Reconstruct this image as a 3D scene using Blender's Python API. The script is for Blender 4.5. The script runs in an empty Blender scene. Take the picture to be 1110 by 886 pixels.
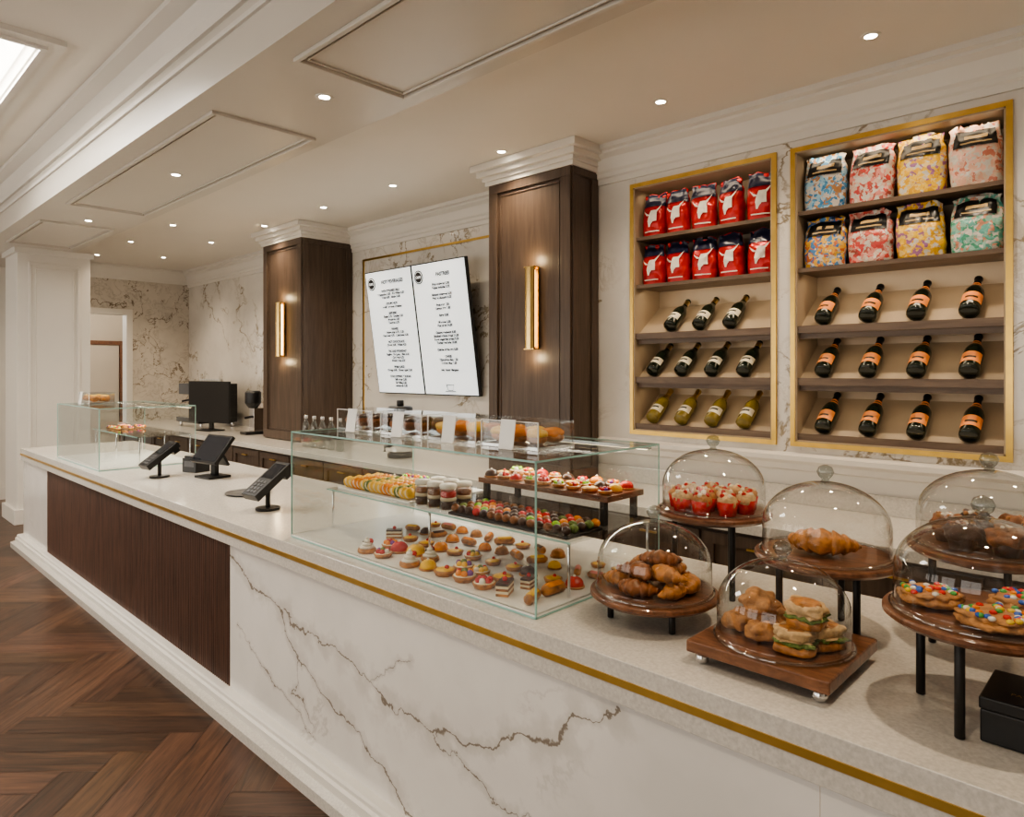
import bpy, math, random
from mathutils import Matrix, Vector, noise as mnoise
R = random.Random(7)
scene = bpy.context.scene
try:
    scene.view_settings.view_transform = 'AgX'; scene.view_settings.look = 'AgX - Medium High Contrast'
    scene.view_settings.exposure = .12
except Exception as ex: print(ex)
# ------------------------------------------------------------------ materials
def new_mat(name):
    m = bpy.data.materials.new(name); m.use_nodes = True
    nt = m.node_tree; b = nt.nodes['Principled BSDF']
    return m, nt, b
def N(nt, t, **kw):
    n = nt.nodes.new(t)
    for k, v in kw.items(): setattr(n, k, v)
    return n
def setin(n, **kw):
    for k, v in kw.items(): n.inputs[k].default_value = v
def plain(name, col, rough=.5, metal=0., var=.06, scale=30., bump=0., coat=0., emis=0.):
    m, nt, b = new_mat(name)
    tc = N(nt, 'ShaderNodeTexCoord'); nz = N(nt, 'ShaderNodeTexNoise')
    nz.inputs['Scale'].default_value = scale; nz.inputs['Detail'].default_value = 4
    nt.links.new(tc.outputs['Object'], nz.inputs['Vector'])
    cr = N(nt, 'ShaderNodeValToRGB')
    cr.color_ramp.elements[0].position = .3; cr.color_ramp.elements[1].position = .7
    cr.color_ramp.elements[0].color = tuple(max(0, c*(1-var)) for c in col)+(1,)
    cr.color_ramp.elements[1].color = tuple(min(1, c*(1+var)) for c in col)+(1,)
    nt.links.new(nz.outputs['Fac'], cr.inputs['Fac'])
    nt.links.new(cr.outputs['Color'], b.inputs['Base Color'])
    b.inputs['Roughness'].default_value = rough; b.inputs['Metallic'].default_value = metal
    b.inputs['Coat Weight'].default_value = coat
    if bump:
        bp = N(nt, 'ShaderNodeBump'); bp.inputs['Strength'].default_value = bump; bp.inputs['Distance'].default_value = .01
        nt.links.new(nz.outputs['Fac'], bp.inputs['Height']); nt.links.new(bp.outputs['Normal'], b.inputs['Normal'])
    if emis:
        nt.links.new(cr.outputs['Color'], b.inputs['Emission Color']); b.inputs['Emission Strength'].default_value = emis
    return m
def emission(name, col, s):
    m, nt, b = new_mat(name)
    b.inputs['Base Color'].default_value = col+(1,)
    b.inputs['Emission Color'].default_value = col+(1,); b.inputs['Emission Strength'].default_value = s
    return m
def wood(name, c1, c2, rough=.4, stretch=(8, 8, .6), scale=4., coat=0.):
    m, nt, b = new_mat(name)
    tc = N(nt, 'ShaderNodeTexCoord'); mp = N(nt, 'ShaderNodeMapping'); mp.inputs['Scale'].default_value = stretch
    nz = N(nt, 'ShaderNodeTexNoise'); setin(nz, Scale=scale, Detail=8., Roughness=.6, Distortion=.6)
    nt.links.new(tc.outputs['Object'], mp.inputs['Vector']); nt.links.new(mp.outputs['Vector'], nz.inputs['Vector'])
    cr = N(nt, 'ShaderNodeValToRGB'); e = cr.color_ramp.elements
    e[0].position = .32; e[1].position = .7; e[0].color = c1+(1,); e[1].color = c2+(1,)
    nt.links.new(nz.outputs['Fac'], cr.inputs['Fac']); nt.links.new(cr.outputs['Color'], b.inputs['Base Color'])
    b.inputs['Roughness'].default_value = rough; b.inputs['Coat Weight'].default_value = coat
    return m
def math_n(nt, op, a, b2=None, clamp=False):
    n = N(nt, 'ShaderNodeMath', operation=op, use_clamp=clamp)
    for i, s in enumerate((a, b2)):
        if s is None: continue
        if isinstance(s, (int, float)): n.inputs[i].default_value = s
        else: nt.links.new(s, n.inputs[i])
    return n.outputs[0]
def mapr(nt, v, a, b, c, d, smooth=True):
    n = N(nt, 'ShaderNodeMapRange'); n.interpolation_type = 'SMOOTHSTEP' if smooth else 'LINEAR'
    nt.links.new(v, n.inputs['Value'])
    for k, x in zip(('From Min', 'From Max', 'To Min', 'To Max'), (a, b, c, d)): n.inputs[k].default_value = x
    return n.outputs[0]
def marble(name, base=(.82, .79, .74), vein=(.33, .25, .16), scale=1., thr=.55, segs=None, rough=.12, dens=1.):
    m, nt, b = new_mat(name)
    tc = N(nt, 'ShaderNodeTexCoord')
    P = tc.outputs['Object']
    def noi(sc, det, vec=P, ro=.55, out='Fac', dist=0.):
        n = N(nt, 'ShaderNodeTexNoise'); setin(n, Scale=sc, Detail=det, Roughness=ro, Distortion=dist)
        nt.links.new(vec, n.inputs['Vector']); return n.outputs[out]
    mp = N(nt, 'ShaderNodeMapping'); mp.inputs['Rotation'].default_value = (.5, .7, .3); mp.inputs['Scale'].default_value = (1, 1, 1.0)
    nt.links.new(P, mp.inputs['Vector'])
    n1 = noi(.9*scale, 7, mp.outputs[0], .6, dist=.5)
    v1 = mapr(nt, math_n(nt, 'ABSOLUTE', math_n(nt, 'SUBTRACT', n1, .5)), 0, .014, 1, 0)
    n3 = noi(1.1*scale, 2)
    mask = mapr(nt, n3, thr-.05, thr+.08, 0, 1)
    v1 = math_n(nt, 'MULTIPLY', v1, mask)
    n2 = noi(2.6*scale, 8, mp.outputs[0], .65, dist=.8)
    v2 = mapr(nt, math_n(nt, 'ABSOLUTE', math_n(nt, 'SUBTRACT', n2, .47)), 0, .03, .35, 0)
    v2 = math_n(nt, 'MULTIPLY', v2, mapr(nt, n3, thr-.02, thr+.14, 0, 1))
    tot = math_n(nt, 'MAXIMUM', v1, v2)
    tot = math_n(nt, 'MULTIPLY', tot, dens)
    if segs:
        nv = noi(5., 5, P, .6, 'Color')
        s = N(nt, 'ShaderNodeVectorMath', operation='SUBTRACT'); nt.links.new(nv, s.inputs[0]); s.inputs[1].default_value = (.5, .5, .5)
        s2 = N(nt, 'ShaderNodeVectorMath', operation='SCALE'); nt.links.new(s.outputs[0], s2.inputs[0]); s2.inputs['Scale'].default_value = .22
        ad = N(nt, 'ShaderNodeVectorMath', operation='ADD'); nt.links.new(P, ad.inputs[0]); nt.links.new(s2.outputs[0], ad.inputs[1])
        fl = N(nt, 'ShaderNodeVectorMath', operation='MULTIPLY'); nt.links.new(ad.outputs[0], fl.inputs[0]); fl.inputs[1].default_value = (1, 0, 1)
        pv = fl.outputs[0]
        wn = noi(9., 4); wn2 = mapr(nt, wn, .35, .7, .3, 1.5)
        for (ax, az, bx, bz, w) in segs:
            ba = Vector((bx-ax, 0, bz-az)); L2 = ba.dot(ba)
            pa = N(nt, 'ShaderNodeVectorMath', operation='SUBTRACT'); nt.links.new(pv, pa.inputs[0]); pa.inputs[1].default_value = (ax, 0, az)
            dt = N(nt, 'ShaderNodeVectorMath', operation='DOT_PRODUCT'); nt.links.new(pa.outputs[0], dt.inputs[0]); dt.inputs[1].default_value = ba/L2
            h = math_n(nt, 'ADD', dt.outputs['Value'], 0., clamp=True)
            sc = N(nt, 'ShaderNodeVectorMath', operation='SCALE'); sc.inputs[0].default_value = ba; nt.links.new(h, sc.inputs['Scale'])
            df = N(nt, 'ShaderNodeVectorMath', operation='SUBTRACT'); nt.links.new(pa.outputs[0], df.inputs[0]); nt.links.new(sc.outputs[0], df.inputs[1])
            ln = N(nt, 'ShaderNodeVectorMath', operation='LENGTH'); nt.links.new(df.outputs[0], ln.inputs[0])
            dd = math_n(nt, 'DIVIDE', ln.outputs['Value'], wn2)
            vv = mapr(nt, dd, w*.2, w, .92, 0)
            tot = math_n(nt, 'MAXIMUM', tot, vv)
            hv = mapr(nt, dd, 0, w*9, .24, 0)
            tot = math_n(nt, 'MAXIMUM', tot, hv)
    cl = noi(1.7*scale, 4)
    cr = N(nt, 'ShaderNodeValToRGB'); e = cr.color_ramp.elements
    e[0].position = .3; e[1].position = .65
    e[0].color = tuple(c*.88 for c in base)+(1,); e[1].color = base+(1,)
    nt.links.new(cl, cr.inputs['Fac'])
    mx = N(nt, 'ShaderNodeMix', data_type='RGBA'); nt.links.new(tot, mx.inputs[0])
    nt.links.new(cr.outputs['Color'], mx.inputs[6]); mx.inputs[7].default_value = vein+(1,)
    nt.links.new(mx.outputs[2], b.inputs['Base Color'])
    b.inputs['Roughness'].default_value = rough
    return m
def thin_glass(name, tint=(.97, 1, .985), base=.03, amt=.75, rough=.0, rim=None):
    m = bpy.data.materials.new(name); m.use_nodes = True; nt = m.node_tree; nt.nodes.clear()
    o = N(nt, 'ShaderNodeOutputMaterial'); mx = N(nt, 'ShaderNodeMixShader')
    t = N(nt, 'ShaderNodeBsdfTransparent'); t.inputs['Color'].default_value = tint+(1,)
    g = N(nt, 'ShaderNodeBsdfGlossy'); g.inputs['Roughness'].default_value = rough
    lw = N(nt, 'ShaderNodeLayerWeight'); lw.inputs['Blend'].default_value = .5
    if rim:   # glass absorbs more where it is seen edge-on (longer path through the wall)
        q = math_n(nt, 'POWER', lw.outputs['Facing'], 6.)
        cm = N(nt, 'ShaderNodeMix', data_type='RGBA'); nt.links.new(q, cm.inputs[0]); cm.inputs[6].default_value = tint+(1,); cm.inputs[7].default_value = rim+(1,)
        nt.links.new(cm.outputs[2], t.inputs['Color'])
    p = math_n(nt, 'POWER', lw.outputs['Facing'], 3.5)
    f = math_n(nt, 'ADD', math_n(nt, 'MULTIPLY', p, amt), base, clamp=True)
    nt.links.new(f, mx.inputs[0]); nt.links.new(t.outputs[0], mx.inputs[1]); nt.links.new(g.outputs[0], mx.inputs[2])
    nt.links.new(mx.outputs[0], o.inputs['Surface'])
    return m
def pattern(name, cols, scale=28., rough=.4):
    m, nt, b = new_mat(name)
    tc = N(nt, 'ShaderNodeTexCoord'); vo = N(nt, 'ShaderNodeTexVoronoi'); vo.inputs['Scale'].default_value = scale
    nz = N(nt, 'ShaderNodeTexNoise'); nz.inputs['Scale'].default_value = 30
    mx = N(nt, 'ShaderNodeMix', data_type='RGBA'); mx.inputs[0].default_value = .06
    nt.links.new(tc.outputs['Object'], nz.inputs['Vector']); nt.links.new(tc.outputs['Object'], mx.inputs[6]); nt.links.new(nz.outputs['Color'], mx.inputs[7])
    nt.links.new(mx.outputs[2], vo.inputs['Vector'])
    cr = N(nt, 'ShaderNodeValToRGB'); cr.color_ramp.interpolation = 'CONSTANT'
    e = cr.color_ramp.elements
    while len(e) < len(cols): e.new(.5)
    for i, c in enumerate(cols): e[i].position = i/len(cols)*.9+.02 if i else 0; e[i].color = c+(1,)
    sp = N(nt, 'ShaderNodeSeparateColor'); nt.links.new(vo.outputs['Color'], sp.inputs[0])
    nt.links.new(sp.outputs[0], cr.inputs['Fac']); nt.links.new(cr.outputs['Color'], b.inputs['Base Color'])
    b.inputs['Roughness'].default_value = rough
    n2 = N(nt, 'ShaderNodeTexNoise'); setin(n2, Scale=26., Detail=3.); nt.links.new(tc.outputs['Object'], n2.inputs['Vector'])
    bp = N(nt, 'ShaderNodeBump'); setin(bp, Strength=.6, Distance=.02); nt.links.new(n2.outputs['Fac'], bp.inputs['Height']); nt.links.new(bp.outputs['Normal'], b.inputs['Normal'])
    return m

M_white = plain('white_paint', (.74, .71, .66), .5, var=.015, scale=3)
M_ceil = plain('ceiling_paint', (.77, .73, .67), .6, var=.012, scale=2)
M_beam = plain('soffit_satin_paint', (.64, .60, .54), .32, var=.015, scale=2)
M_beige = plain('beige_paint', (.6, .53, .44), .6, var=.03, scale=2)
M_quartz = plain('quartz_speckle', (.63, .60, .55), .14, var=.11, scale=120)
M_deck = plain('deck_white', (.8, .79, .76), .2, var=.03, scale=20)
M_gold = plain('brushed_brass', (.72, .48, .14), .3, 1., var=.08, scale=15)
M_lamp = plain('polished_brass', (.9, .64, .27), .22, 1., var=.05, scale=8)
M_walnut = wood('walnut_panel', (.062, .041, .030), (.110, .076, .056), .38)
M_slat = wood('walnut_slat', (.055, .028, .019), (.135, .068, .046), .42, (14, 8, .8))
M_board = wood('walnut_board', (.09, .035, .016), (.27, .12, .06), .3, (3, 14, 8), 5., coat=.3)
M_shelf = plain('shelf_champagne', (.44, .35, .25), .38, var=.05, scale=6)
M_shelfedge = wood('shelf_edge', (.11, .072, .05), (.20, .14, .095), .4, (.8, 8, 8))
M_black = plain('black_plastic', (.012, .012, .013), .35, var=.1)
M_blackmetal = plain('black_metal', (.02, .018, .017), .45, .3, var=.1)
M_chrome = plain('chrome', (.7, .7, .7), .12, 1., var=.02)
M_screen = plain('screen_glass_dark', (.02, .022, .028), .08, var=.05)
M_glass = thin_glass('dome_glass', (.965, .97, .965), .065, 1.0, 0., (.55, .57, .56))
M_case = thin_glass('case_glass', (.975, .99, .985), .055, .6)
M_edge = plain('glass_edge_green', (.30, .50, .45), .15, var=.05, emis=.05)
M_acryl = thin_glass('acrylic', (.96, .97, .97), .05, .6)
M_tile = plain('staff_floor_tile', (.16, .13, .11), .5, var=.1, scale=4)
M_em_down = emission('downlight_glow', (1, .9, .72), 40)
M_em_box = emission('skylight_glow', (1, .95, .85), 5)
M_em_led = emission('led_strip', (1, .80, .5), 6)
M_em_scr = emission('menu_screen', (.84, .90, .94), .6)
M_ink = plain('ink', (.015, .015, .018), .6)
M_marble = marble('marble_wall', (.77, .735, .68), (.30, .245, .17), 1.25, .46)
M_marble2 = marble('marble_wall_busy', (.66, .61, .54), (.18, .135, .09), 2.4, .36)
A = [(-3.30, .76), (-3.05, .69), (-2.81, .60), (-2.62, .45), (-2.45, .37), (-2.14, .27), (-1.84, .12), (-1.7, .0)]
B = [(-2.78, .62), (-2.43, .57), (-2.15, .52), (-1.95, .43), (-1.61, .47), (-1.42, .58), (-1.23, .64), (-1.02, .78)]
C = [(-1.75, .44), (-1.55, .36), (-1.3, .38), (-1.15, .30)]
C2 = [(-2.12, .50), (-2.0, .62), (-1.9, .66)]
D = [(-3.2, .45), (-3.0, .33), (-2.8, .28), (-2.5, .15)]
E = [(-.6, .5), (-.3, .35), (0, .3), (.4, .6)]
F_ = [(-2.62, .45), (-2.66, .30), (-2.5, .2)]
segs = []
for L_, w in ((A, .010), (B, .010), (C, .004), (C2, .004), (D, .003), (E, .006), (F_, .004)):
    for p, q in zip(L_[:-1], L_[1:]): segs.append((p[0], p[1], q[0], q[1], w))
M_marblef = marble('marble_counter_front', (.83, .805, .765), (.21, .175, .135), 1.5, .60, segs, .15, .25)
m, nt, b = new_mat('herringbone_walnut'); M_floor = m
uv = N(nt, 'ShaderNodeUVMap'); uv.uv_map = 'UVMap'
mp = N(nt, 'ShaderNodeMapping'); mp.inputs['Scale'].default_value = (1.6, 22, 1); nt.links.new(uv.outputs[0], mp.inputs[0])
nz = N(nt, 'ShaderNodeTexNoise'); setin(nz, Scale=1.5, Detail=8., Roughness=.65, Distortion=1.2); nt.links.new(mp.outputs[0], nz.inputs['Vector'])
cr = N(nt, 'ShaderNodeValToRGB'); e = cr.color_ramp.elements; e[0].position = .3; e[1].position = .72
e[0].color = (.022, .011, .007, 1); e[1].color = (.13, .066, .038, 1); nt.links.new(nz.outputs['Fac'], cr.inputs['Fac'])
at = N(nt, 'ShaderNodeAttribute'); at.attribute_name = 'tone'
mx = N(nt, 'ShaderNodeMix', data_type='RGBA', blend_type='MULTIPLY'); mx.inputs[0].default_value = 1
nt.links.new(cr.outputs['Color'], mx.inputs[6]); nt.links.new(at.outputs['Color'], mx.inputs[7]); nt.links.new(mx.outputs[2], b.inputs['Base Color'])
b.inputs['Roughness'].default_value = .34
def food(name, col, rough=.55, var=.25, scale=45, bump=.3): return plain(name, col, rough, 0, var, scale, bump)
F_crust = food('baked_crust', (.44, .18, .045), .38, .5, 40, .5); F_dark = food('dark_crust', (.26, .095, .028), .35, .5, 40, .5); F_choc = food('chocolate', (.06, .025, .015), .3)
F_cream = food('cream', (.80, .68, .48), .5, .1); F_red = food('berry_red', (.55, .025, .02), .25, .2); F_green = food('pistachio', (.16, .22, .05), .7, .5, 120, .6)
F_bread = food('bread', (.62, .42, .22), .7, .3, 60, .6)
F_yel = food('lemon_yellow', (.85, .50, .05), .3, .12); F_or = food('orange_glaze', (.85, .27, .02), .25, .2); F_pink = food('pink_glaze', (.75, .25, .22), .35, .1)
F_white = food('icing_white', (.85, .80, .70), .45, .05); F_purple = plain('candy_purple', (.2, .05, .3), .25)
F_lime = plain('candy_lime', (.3, .6, .05), .2); F_cookie = food('cookie', (.44, .21, .075), .7, .35, 60, .7)
# ------------------------------------------------------------------ mesh builder
class MB:
    def __init__(s): s.v = []; s.f = []; s.m = []; s.s = []; s.mats = []
    def mi(s, mat):
        if mat not in s.mats: s.mats.append(mat)
        return s.mats.index(mat)
    def add(s, vs, fs, mat, Mx=None, smooth=False):
        o = len(s.v); k = s.mi(mat)
        for p in vs:
            p = Vector(p); s.v.append(tuple(Mx @ p) if Mx is not None else tuple(p))
        for f in fs: s.f.append(tuple(i+o for i in f)); s.m.append(k); s.s.append(smooth)
    def box(s, x0, x1, y0, y1, z0, z1, mat, Mx=None):
        vs = [(x, y, z) for x in (x0, x1) for y in (y0, y1) for z in (z0, z1)]
        s.add(vs, [(0, 1, 3, 2), (4, 6, 7, 5), (0, 4, 5, 1), (2, 3, 7, 6), (0, 2, 6, 4), (1, 5, 7, 3)], mat, Mx)
    def lathe(s, prof, mat, Mx=None, seg=24, smooth=True, cap0=True, cap1=True, flute=None):
        vs = []; fs = []
        for (r, z) in prof:
            for k in range(seg):
                a = 2*math.pi*k/seg; rr = r*(1+(flute if (flute and k % 2) else 0))
                vs.append((rr*math.cos(a), rr*math.sin(a), z))
        for i in range(len(prof)-1):
            for k in range(seg):
                k2 = (k+1) % seg; fs.append((i*seg+k, i*seg+k2, (i+1)*seg+k2, (i+1)*seg+k))
        if cap0: fs.append(tuple(range(seg))[::-1])
        if cap1: fs.append(tuple((len(prof)-1)*seg+k for k in range(seg)))
        s.add(vs, fs, mat, Mx, smooth)
    def cyl(s, r, z0, z1, mat, Mx=None, seg=20, smooth=True):
        bv = min(r*.15, (z1-z0)*.2)
        s.lathe([(r-bv, z0), (r, z0+bv), (r, z1-bv), (r-bv, z1)], mat, Mx, seg, smooth)
    def ball(s, c, r, mat, Mx=None, seg=12, ring=8, nz=0., nf=25., sq=1.):
        if not isinstance(r, tuple): r = (r, r, r)
        vs = []; fs = []
        sd = Mx.translation if Mx is not None else Vector((0, 0, 0))
        pw = lambda v: math.copysign(abs(v)**sq, v)
        for i in range(ring+1):
            t = math.pi*i/ring
            for k in range(seg):
                a = 2*math.pi*k/seg; d = Vector((pw(math.sin(t))*pw(math.cos(a)), pw(math.sin(t))*pw(math.sin(a)), -pw(math.cos(t))))
                f = 1+(nz*mnoise.noise(Vector((c[0]+d.x*r[0], c[1]+d.y*r[1], c[2]+d.z*r[2]))*nf+sd*37) if nz else 0)
                vs.append((c[0]+d.x*r[0]*f, c[1]+d.y*r[1]*f, c[2]+d.z*r[2]*f))
        for i in range(ring):
            for k in range(seg):
                k2 = (k+1) % seg; fs.append((i*seg+k, i*seg+k2, (i+1)*seg+k2, (i+1)*seg+k))
        s.add(vs, fs, mat, Mx, True)
    def prism(s, prof, a0, a1, mat, axis='x'):
        n = len(prof)
        if axis == 'x': vs = [(a0, p, q) for p, q in prof]+[(a1, p, q) for p, q in prof]
        else: vs = [(p, a0, q) for p, q in prof]+[(p, a1, q) for p, q in prof]
        fs = [(i, (i+1) % n, n+(i+1) % n, n+i) for i in range(n)]+[tuple(range(n))[::-1], tuple(range(n, 2*n))]
        s.add(vs, fs, mat)
    def tube(s, pts, rads, mat, Mx=None, seg=12, flat=1.):
        vs = []; fs = []; n = len(pts)
        for i, p in enumerate(pts):
            p = Vector(p); a = Vector(pts[max(0, i-1)]); b_ = Vector(pts[min(n-1, i+1)]); t = (b_-a).normalized()
            up = Vector((0, 0, 1)) if abs(t.z) < .9 else Vector((0, 1, 0))
            sx = t.cross(up).normalized(); sy = sx.cross(t).normalized()
            r = rads[i] if isinstance(rads, (list, tuple)) else rads
            for k in range(seg):
                q = 2*math.pi*k/seg; vs.append(tuple(p+sx*math.cos(q)*r+sy*math.sin(q)*r*flat))
        for i in range(n-1):
            for k in range(seg):
                k2 = (k+1) % seg; fs.append((i*seg+k, i*seg+k2, (i+1)*seg+k2, (i+1)*seg+k))
        fs.append(tuple(range(seg))[::-1]); fs.append(tuple((n-1)*seg+k for k in range(seg)))
        s.add(vs, fs, mat, Mx, True)
    def build(s, name, parent=None, bevel=0., recalc=True, loc=None, rotz=0.):
        me = bpy.data.meshes.new(name); me.from_pydata(s.v, [], s.f)
        for m_ in s.mats: me.materials.append(m_)
        for p, k, sm in zip(me.polygons, s.m, s.s): p.material_index = k; p.use_smooth = sm
        if recalc:
            import bmesh
            bm = bmesh.new(); bm.from_mesh(me); bmesh.ops.recalc_face_normals(bm, faces=bm.faces); bm.to_mesh(me); bm.free()
        me.update()
        o = bpy.data.objects.new(name, me); scene.collection.objects.link(o)
        if loc: o.location = loc
        o.rotation_euler.z = rotz
        if parent: o.parent = parent
        if bevel:
            bv = o.modifiers.new('bevel', 'BEVEL'); bv.width = bevel; bv.segments = 2; bv.limit_method = 'ANGLE'
        return o
def T(x, y, z, rz=0., rx=0., ry=0.):
    return Matrix.Translation((x, y, z)) @ Matrix.Rotation(rz, 4, 'Z') @ Matrix.Rotation(ry, 4, 'Y') @ Matrix.Rotation(rx, 4, 'X')
def empty(name, loc=(0, 0, 0)):
    e = bpy.data.objects.new(name, None); scene.collection.objects.link(e); e.location = loc; e.empty_display_size = .1; return e
def framerect(mb, x0, x1, y0, y1, z0, z1, w, mat):
    mb.box(x0, x1, y0, y0+w, z0, z1, mat); mb.box(x0, x1, y1-w, y1, z0, z1, mat)
    mb.box(x0, x0+w, y0+w, y1-w, z0, z1, mat); mb.box(x1-w, x1, y0+w, y1-w, z0, z1, mat)
def framexz(mb, x0, x1, z0, z1, y0, y1, w, mat):
    mb.box(x0, x1, y0, y1, z0, z0+w, mat); mb.box(x0, x1, y0, y1, z1-w, z1, mat)
    mb.box(x0, x0+w, y0, y1, z0+w, z1-w, mat); mb.box(x1-w, x1, y0, y1, z0+w, z1-w, mat)
def frameyz(mb, y0, y1, z0, z1, x0, x1, w, mat):
    mb.box(x0, x1, y0, y1, z0, z0+w, mat); mb.box(x0, x1, y0, y1, z1-w, z1, mat)
    mb.box(x0, x1, y0, y0+w, z0+w, z1-w, mat); mb.box(x0, x1, y1-w, y1, z0+w, z1-w, mat)
XR = 2.2
# ------------------------------------------------------------------ room shell
def herring():
    w, L = .15, .9; vs = []; fs = []; uvs = []; tones = []
    ca = math.cos(math.pi/4); g = .0014
    def put(x0, y0, x1, y1, horiz):
        cx, cy = (x0+x1)/2, (y0+y1)/2
        X = ca*cx-ca*cy; Y = ca*cx+ca*cy
        if not (-12 < X < 1.9 and -2.8 < Y < 2.6): return
        o = len(vs)
        for (x, y) in ((x0+g, y0+g), (x1-g, y0+g), (x1-g, y1-g), (x0+g, y1-g)):
            vs.append((ca*x-ca*y, ca*x+ca*y, 0.0))
        fs.append((o, o+1, o+2, o+3)); ou, ov = R.random()*50, R.random()*50
        q = [(0, 0), (L, 0), (L, w), (0, w)] if horiz else [(0, 0), (0, w), (L, w), (L, 0)]
        uvs.extend((a+ou, b_+ov) for a, b_ in q)
        t = R.uniform(.6, 1.4); tones.append((t, t*R.uniform(.94, 1.02), t*R.uniform(.88, 1.02), 1))
    for i in range(-90, 91):
        for j in range(-16, 17):
            ox = i*w+j*L; oy = i*w-j*L
            put(ox, oy, ox+L, oy+w, True); put(ox, oy+w, ox+w, oy+w+L, False)
    me = bpy.data.meshes.new('floor'); me.from_pydata(vs, [], fs); me.materials.append(M_floor)
    ul = me.uv_layers.new(name='UVMap')
    for k, u in enumerate(uvs): ul.data[k].uv = u
    ca_ = me.color_attributes.new('tone', 'FLOAT_COLOR', 'CORNER')
    for p in me.polygons:
        for li in p.loop_indices: ca_.data[li].color = tones[p.index]
    o = bpy.data.objects.new('floor', me); scene.collection.objects.link(o)
herring()
mb = MB(); mb.box(-15, XR+.3, -3.4, 4.4, -.06, -.002, M_tile); mb.build('floor_base')
ZC = 3.15; ZB = 2.98; ZF = 3.40
mb = MB()
mb.box(-14, XR, 2.13, 4.4, ZC, ZC+.1, M_ceil)
lx0, lx1, ly0, ly1 = -6.6, -4.33, .1, .88
mb.box(-14, lx0, -3.2, 1.33, ZF, ZF+.1, M_ceil); mb.box(lx1, XR, -3.2, 1.33, ZF, ZF+.1, M_ceil)
mb.box(lx0, lx1, -3.2, ly0, ZF, ZF+.1, M_ceil); mb.box(lx0, lx1, ly1, 1.33, ZF, ZF+.1, M_ceil)
mb.build('ceiling')
mb = MB(); mb.box(lx0, lx1, ly0, ly1, ZF+.1, ZF+.12, M_em_box)
mb.build('ceiling_light_panel')
mb = MB(); framerect(mb, lx0-.1, lx1+.1, ly0-.1, ly1+.1, ZF-.03, ZF, .09, M_white); framerect(mb, lx0-.03, lx1+.03, ly0-.03, ly1+.03, ZF-.045, ZF-.03, .03, M_white)
mb.build('trim_light_panel')
mb = MB(); mb.box(-14, XR, 1.33, 2.13, ZB, ZF+.1, M_beam)
mb.prism([(1.33, ZF-.16), (1.31, ZF-.16), (1.30, ZF-.12), (1.26, ZF-.05), (1.19, ZF-.03), (1.19, ZF), (1.33, ZF)], -14, XR, M_white)
mb.prism([(1.33, ZF-.24), (1.315, ZF-.24), (1.315, ZF-.215), (1.33, ZF-.215)], -14, XR, M_white)
mb.build('ceiling_soffit')
mb = MB()
for (a, c) in ((-.45, 1.9), (-2.69, -.75), (-6.3, -3.52), (-8.6, -7.15)):
    for (off, w, t) in ((0, .022, .018), (.04, .008, .01)):
        framerect(mb, a+off, c-off, 1.45+off, 2.04-off, ZB-t, ZB, w, M_beam)
mb.build('trim_soffit_panels', bevel=.003)
mb = MB(); mb.box(-9.5, -8.9, 1.6, 2.29, 0, ZB, M_white)
frameyz(mb, 1.70, 2.19, .28, 2.83, -8.9, -8.885, .03, M_white); frameyz(mb, 1.76, 2.13, .34, 2.77, -8.9, -8.892, .015, M_white)
mb.box(-9.53, -8.87, 1.57, 2.32, 0, .16, M_white); mb.box(-9.53, -8.87, 1.57, 2.32, ZB-.06, ZB, M_white)
mb.build('wall_pillar', bevel=.004)
XL = -10.8
mb = MB()
mb.box(XL-.15, XL, 3.29, 4.35, 0, ZC, M_marble2); mb.box(XL-.15, XL, 2.5, 3.29, 2.47, ZC, M_marble2)
mb.box(XL-.15, XL, -3.2, 2.5, 0, ZF, M_white)
mb.build('wall_left')
mb = MB(); mb.box(XL-.16, XL+.02, 3.23, 3.31, 0, 2.53, M_white); mb.box(XL-.16, XL+.02, 2.42, 2.5, 0, 2.53, M_white); mb.box(XL-.16, XL+.02, 2.5, 3.23, 2.45, 2.53, M_white)
mb.build('trim_doorway')
mb = MB(); mb.box(-13.75, -13.65, 1.5, 4.1, 0, ZC, M_beige); mb.build('wall_hallway')
mb = MB(); mb.box(-13.64, -13.6, 3.1, 3.95, 0, 2.1, M_beige); frameyz(mb, 3.02, 4.03, 0, 2.18, -13.645, -13.58, .07, M_board)
mb.ball((-13.57, 3.22, 1.0), .035, M_gold); mb.build('door_hallway')
WX = [(-10.2, -8.0), (-7.4, -5.2), (-4.6, -2.4), (-1.8, .4)]  # unseen windows, added behind the camera to vary reflections in the glass
mb = MB()
mb.box(XL, XR, -3.3, -3.2, 0, .5, M_white); mb.box(XL, XR, -3.3, -3.2, 2.9, ZF, M_white)
xx = [XL]+[v for p in WX for v in p]+[XR]
for i in range(0, len(xx), 2): mb.box(xx[i], xx[i+1], -3.3, -3.2, .5, 2.9, M_white)
mb.build('wall_front')
for i, (a, c) in enumerate(WX):
    mb = MB(); framexz(mb, a, c, .5, 2.9, -3.29, -3.21, .06, M_blackmetal); mb.box((a+c)/2-.025, (a+c)/2+.025, -3.28, -3.22, .56, 2.84, M_blackmetal); mb.box(a+.06, c-.06, -3.28, -3.22, 2.2, 2.25, M_blackmetal)
    wo = mb.build('added_window_%d' % (i+1))
    l = bpy.data.lights.new('added_window_portal', 'AREA'); l.shape = 'RECTANGLE'; l.size = c-a; l.size_y = 2.4; l.cycles.is_portal = True
    lo = bpy.data.objects.new('added_window_portal_light', l); scene.collection.objects.link(lo); lo.location = ((a+c)/2, -3.31, 1.7); lo.rotation_euler.x = math.radians(90); lo.parent = wo
mb = MB(); mb.box(XR, XR+.1, -3.3, 4.35, 0, ZF+.1, M_white); mb.build('wall_right')
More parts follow.
